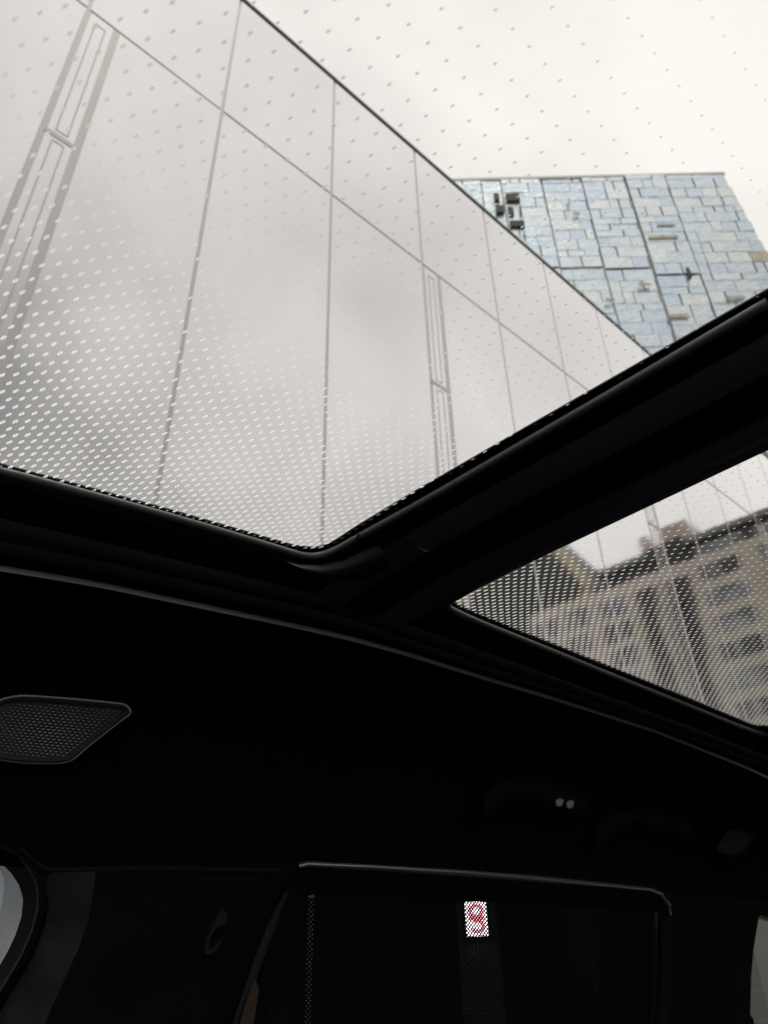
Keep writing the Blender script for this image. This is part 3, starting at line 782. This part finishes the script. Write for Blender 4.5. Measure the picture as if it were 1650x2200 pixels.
SX=[VS(1372,1290)[0],VS(1408,1270)[0],VS(1432,1290)[0],VS(1484,1260)[0],VS(1497,1235)[0],VS(1600,1200)[0]]
s0r,s1r,s2r,s3r,s4r,s5r=SX
zat=VS(1560,1175)[1]     # bottom of the attic band
FH=3.0
sE=s5r+34
mb=MB(); VB(mb,VS(1140,1330)[0],sE,-CZ,zat,0,14); mb.build('wall', beige, AB)
mb=MB(); VB(mb,sL,sE,zat+.02,zr_,1.0,13); mb.build('attic', slate, AB)
mb=MB(); VB(mb,sL-.4,sE,zr_+.01,zr_+.7,.4,13.4); mb.build('roof', roofm, AB)
pz=VS(1440,1120)[1]
mb=MB(); VB(mb,VS(1412,1150)[0],VS(1474,1140)[0],zr_+.72,pz,.6,9); mb.build('penthouse', brick, AB)
mb=MB(); VB(mb,VS(1373,1180)[0],VS(1390,1180)[0],zr_+.72,VS(1378,1148)[1],.6,3); mb.build('chimney', brick, AB)
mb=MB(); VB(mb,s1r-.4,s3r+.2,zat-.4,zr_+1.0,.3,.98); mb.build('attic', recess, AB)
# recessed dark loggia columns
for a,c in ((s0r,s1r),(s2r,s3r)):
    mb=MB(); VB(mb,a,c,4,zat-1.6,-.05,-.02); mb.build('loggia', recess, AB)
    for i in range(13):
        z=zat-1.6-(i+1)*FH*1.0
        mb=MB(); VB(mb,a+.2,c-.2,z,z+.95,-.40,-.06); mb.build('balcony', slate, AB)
rgw=random.Random(5)
def win(s0,s1,z0,z1,O=AB):
    mb=MB(); VB(mb,s0,s1,z0,z1,-.03,-.01,0,O.location); f_=mb.build('window', winfr, O)
    n_=max(2,int(round((s1-s0)/1.1))); w=(s1-s0-.1)/n_
    for i in range(n_):
        mb=MB(); VB(mb,s0+.1+i*w,s0+i*w+w-.05,z0+.12,z1-.12,-.06,-.04,0,O.location); mb.build('pane', winpan if rgw.random()<.75 else recess, f_)
for i in range(9):
    z1=zat-1.0-i*FH; z0=z1-1.95
    win(s4r+.3,s5r-.4,z0,z1)
    win(s5r+1.6,s5r+7.0,z0,z1)
    win(s5r+9,s5r+14.5,z0,z1)
    if i<8:
        win(VS(1287,1305)[0],s0r-1.2,z0-.6,z1-.3)
        win(VS(1215,1330)[0],VS(1262,1320)[0],z0-.6,z1-.3)
        win(VS(1150,1330)[0],VS(1196,1320)[0],z0-.6,z1-.3)
for a in (s4r+.2,s5r+1.6,s5r+9): 
    mb=MB(); VB(mb,a,a+5,zat+.5,zr_-.5,.90,.98); at=mb.build('window', winfr, AB)
    for j in range(4):
        mb=MB(); VB(mb,a+.15+j*1.22,a+1.2+j*1.22,zat+.7,zr_-.8,.84,.88); mb.build('pane', winpan, at)

# gabled house left of it (in the mirror)
GH=empty('gabled_house', VP(VS(1200,1350)[0],0,12), 0, label='ochre house with a steep dark gabled roof across the street', category='house')
GH.location.z=0; GHo=GH.location.copy()
gA,gP,gB=VS(1080,1255),VS(1170,1180),VS(1275,1232)
mb=MB(); 
zc=VS(1262,1262)[1]
g0,g1=VS(1040,1300)[0]-22, VS(1140,1330)[0]-.1
VB(mb,g0,g1,-CZ,zc-6,2,16,0,GHo); mb.build('wall', beige2, GH)
mb=MB()
pk=(gP[0],gP[1]+3.5)
tri=[(g0,zc-5.9),(g1+1.5,zc-5.9),(sL-1,gB[1]-1),pk,(g0+4,pk[1]-9)]
fr=[VP(s,z,1.5)-GHo for s,z in tri]; bk=[VP(s,z,17)-GHo for s,z in tri]; k=len(tri)
mb.add(fr+bk,[tuple(range(k)),tuple(range(2*k-1,k-1,-1))]+[(i,(i+1)%k,k+(i+1)%k,k+i) for i in range(k)])
mb.build('roof', slate, GH)
mb=MB()
for a,c in zip(tri[1:-1],tri[2:]):
    A1=Vector((a[0],a[1],0));C1=Vector((c[0],c[1],0)); d_=(C1-A1).normalized(); nn=Vector((-d_.y,d_.x,0))*1.1
    pp=[A1,C1,C1-nn*-1,A1-nn*-1]
    fr=[VP(p.x,p.y,1.3)-GHo for p in pp]; bk=[VP(p.x,p.y,1.48)-GHo for p in pp]
    mb.add(fr+bk,[(0,1,2,3),(7,6,5,4),(0,4,5,1),(1,5,6,2),(2,6,7,3),(3,7,4,0)])
mb.build('verge_board', beige2, GH)
for i in range(6):
    for a in (g0+2,g0+7,g0+12):
        if a+3.2<g1: 
            mb=MB(); z=zc-9-i*3.2; VB(mb,a,a+3.2,z,z+1.9,1.90,1.97,0,GHo); w_=mb.build('window', winfr, GH)
            mb=MB(); VB(mb,a+.15,a+3.05,z+.15,z+1.75,1.84,1.88,0,GHo); mb.build('pane', recess, w_)

# ------------------------------------------------------------------ street
gs=600
obj('ground', [(-gs,-gs,0),(gs,-gs,0),(gs,gs,0),(-gs,gs,0)], [(0,1,2,3)], asphalt, kind='structure')
mb=MB()
def PV(n_,t_,z): return fn*n_+ft*t_+Vector((0,0,z))
vs=[PV(3.2,-25,0),PV(3.2,75,0),PV(6.96,75,0),PV(6.96,-25,0)]
mb.add(vs+[v+Vector((0,0,.13)) for v in vs],[(4,5,6,7),(0,1,5,4),(1,2,6,5),(2,3,7,6),(3,0,4,7)])
mb.build('pavement', stone, kind='structure')

# charging pillar with lit red and white screen, just outside the door window
def at(px,py,dist): v=ray(px,py); h=math.hypot(v.x,v.y); return Vector((v.x/h*dist, v.y/h*dist, CZ+v.z/h*dist))
PD=4.3
c=at(1033,2100,PD); CP=empty('charging_pillar', (c.x,c.y,.13), math.atan2(c.y,c.x)-math.pi/2, label='grey pillar with a small lit screen outside the blinded door window', category='pillar')
wpx=PD/FPX*1.02
hw=(1072-1000)/2*wpx
ztop_=at(1030,1930,PD).z-.13
mb=MB()
e=.015
sec=[(-hw+e,-.09),(hw-e,-.09),(hw,-.09+e),(hw,.09-e),(hw-e,.09),(-hw+e,.09),(-hw,.09-e),(-hw,-.09+e)]
mb.loft([[Vector((x,y,z)) for x,y in sec+[sec[0]]] for z in (0,ztop_-.01)])
mb.add([Vector((x*.96,y*.96,ztop_)) for x,y in sec],[tuple(range(8))]); mb.loft([[Vector((x,y,ztop_-.01)) for x,y in sec+[sec[0]]],[Vector((x*.96,y*.96,ztop_)) for x,y in sec+[sec[0]]]])
mb.build('pillar_body', post_m, CP)
zs0=at(1030,2016,PD).z-.13; zs1=at(1030,1944,PD).z-.13; sw=(1056-1011)/2*wpx*.86
scr_w=mat('lit screen white', (.8,.8,.8), .4, emis=(1,.93,.90), estr=72)
scr_r=mat('lit screen red', (.5,.02,.02), .4, emis=(1,.24,.27), estr=42)
mb=MB(); mb.box((-sw-.012,-.098,zs0-.012),(sw+.012,-.0925,zs1+.012)); mb.build('screen_bezel', plastic, CP)
mb=MB(); mb.box((-sw,-.104,zs0),(sw,-.1,zs1)); scr=mb.build('screen', scr_w, CP)
mb=MB()
def ringp(cx_,cz_,rx_,rz_,a0,a1,w,y=-.108,seg=22):
    o=[];i_=[]
    for q in range(seg+1):
        a=a0+(a1-a0)*q/seg; o.append(Vector((cx_+rx_*math.cos(a),y,cz_+rz_*math.sin(a)))); i_.append(Vector((cx_+(rx_-w)*math.cos(a),y,cz_+(rz_-w)*math.sin(a))))
    mb.loft([o,i_])
zc_=(zs0+zs1)/2; hh=(zs1-zs0)
ringp(0,zc_+hh*.22,sw*.72,hh*.22,0,2*math.pi,sw*.30); ringp(sw*.05,zc_-hh*.22,sw*.72,hh*.20,R(-150),R(120),sw*.26)
mb.box((-sw*.7,-.1085,zc_-.008),(sw*.75,-.1075,zc_+.010))
mb.build('screen_symbol', scr_r, CP)
c=at(664,2100,5.0); mb=MB(); hz=at(664,1925,5.0).z-.1
mb.tube([(0,0,0),(0,0,hz)], .016,0,10); o=mb.build('slim_post', white_m, None, smooth=True, label='slim white post on the pavement seen through the blind', category='post'); o.location=(c.x,c.y,.13)

# tiled pier beyond the front door window
c0=at(1632,2100,6.2); c1=at(1560,2100,6.35)
TPt=empty('tiled_pier', ((c0.x+c1.x)/2,(c0.y+c1.y)/2,.13), 0, label='pale tiled pier seen through the front door window', category='pier')
dd=(c1-c0); dd.z=0; ln=dd.length*1.6; dd.normalize(); nn=Vector((dd.y,-dd.x,0))
if nn.dot(Vector((c0.x,c0.y,0)))>0: nn=-nn
org=TPt.location.copy()
mb=MB(); bs=Vector((c0.x,c0.y,0))-Vector((org.x,org.y,0))
def PB(mb,a0,a1,z0,z1,o0,o1):
    c=[(a0,z0),(a1,z0),(a1,z1),(a0,z1)]
    vs=[bs+dd*a+nn*o0+Vector((0,0,z)) for a,z in c]+[bs+dd*a+nn*o1+Vector((0,0,z)) for a,z in c]
    mb.add(vs,[(0,1,2,3),(7,6,5,4),(0,4,5,1),(1,5,6,2),(2,6,7,3),(3,7,4,0)])
PB(mb,.005,ln-.005,0,3.2,-.01,-.3); mb.build('core', gap_m, TPt)
tile_m=mat('pale tile', (.36,.37,.36), .5, noise=.05, nscale=2)
mb=MB()
step=.158
for i in range(20): PB(mb,0,ln,i*step+.005,(i+1)*step-.003,.0,-.009)
mb.build('tile_course', tile_m, TPt)
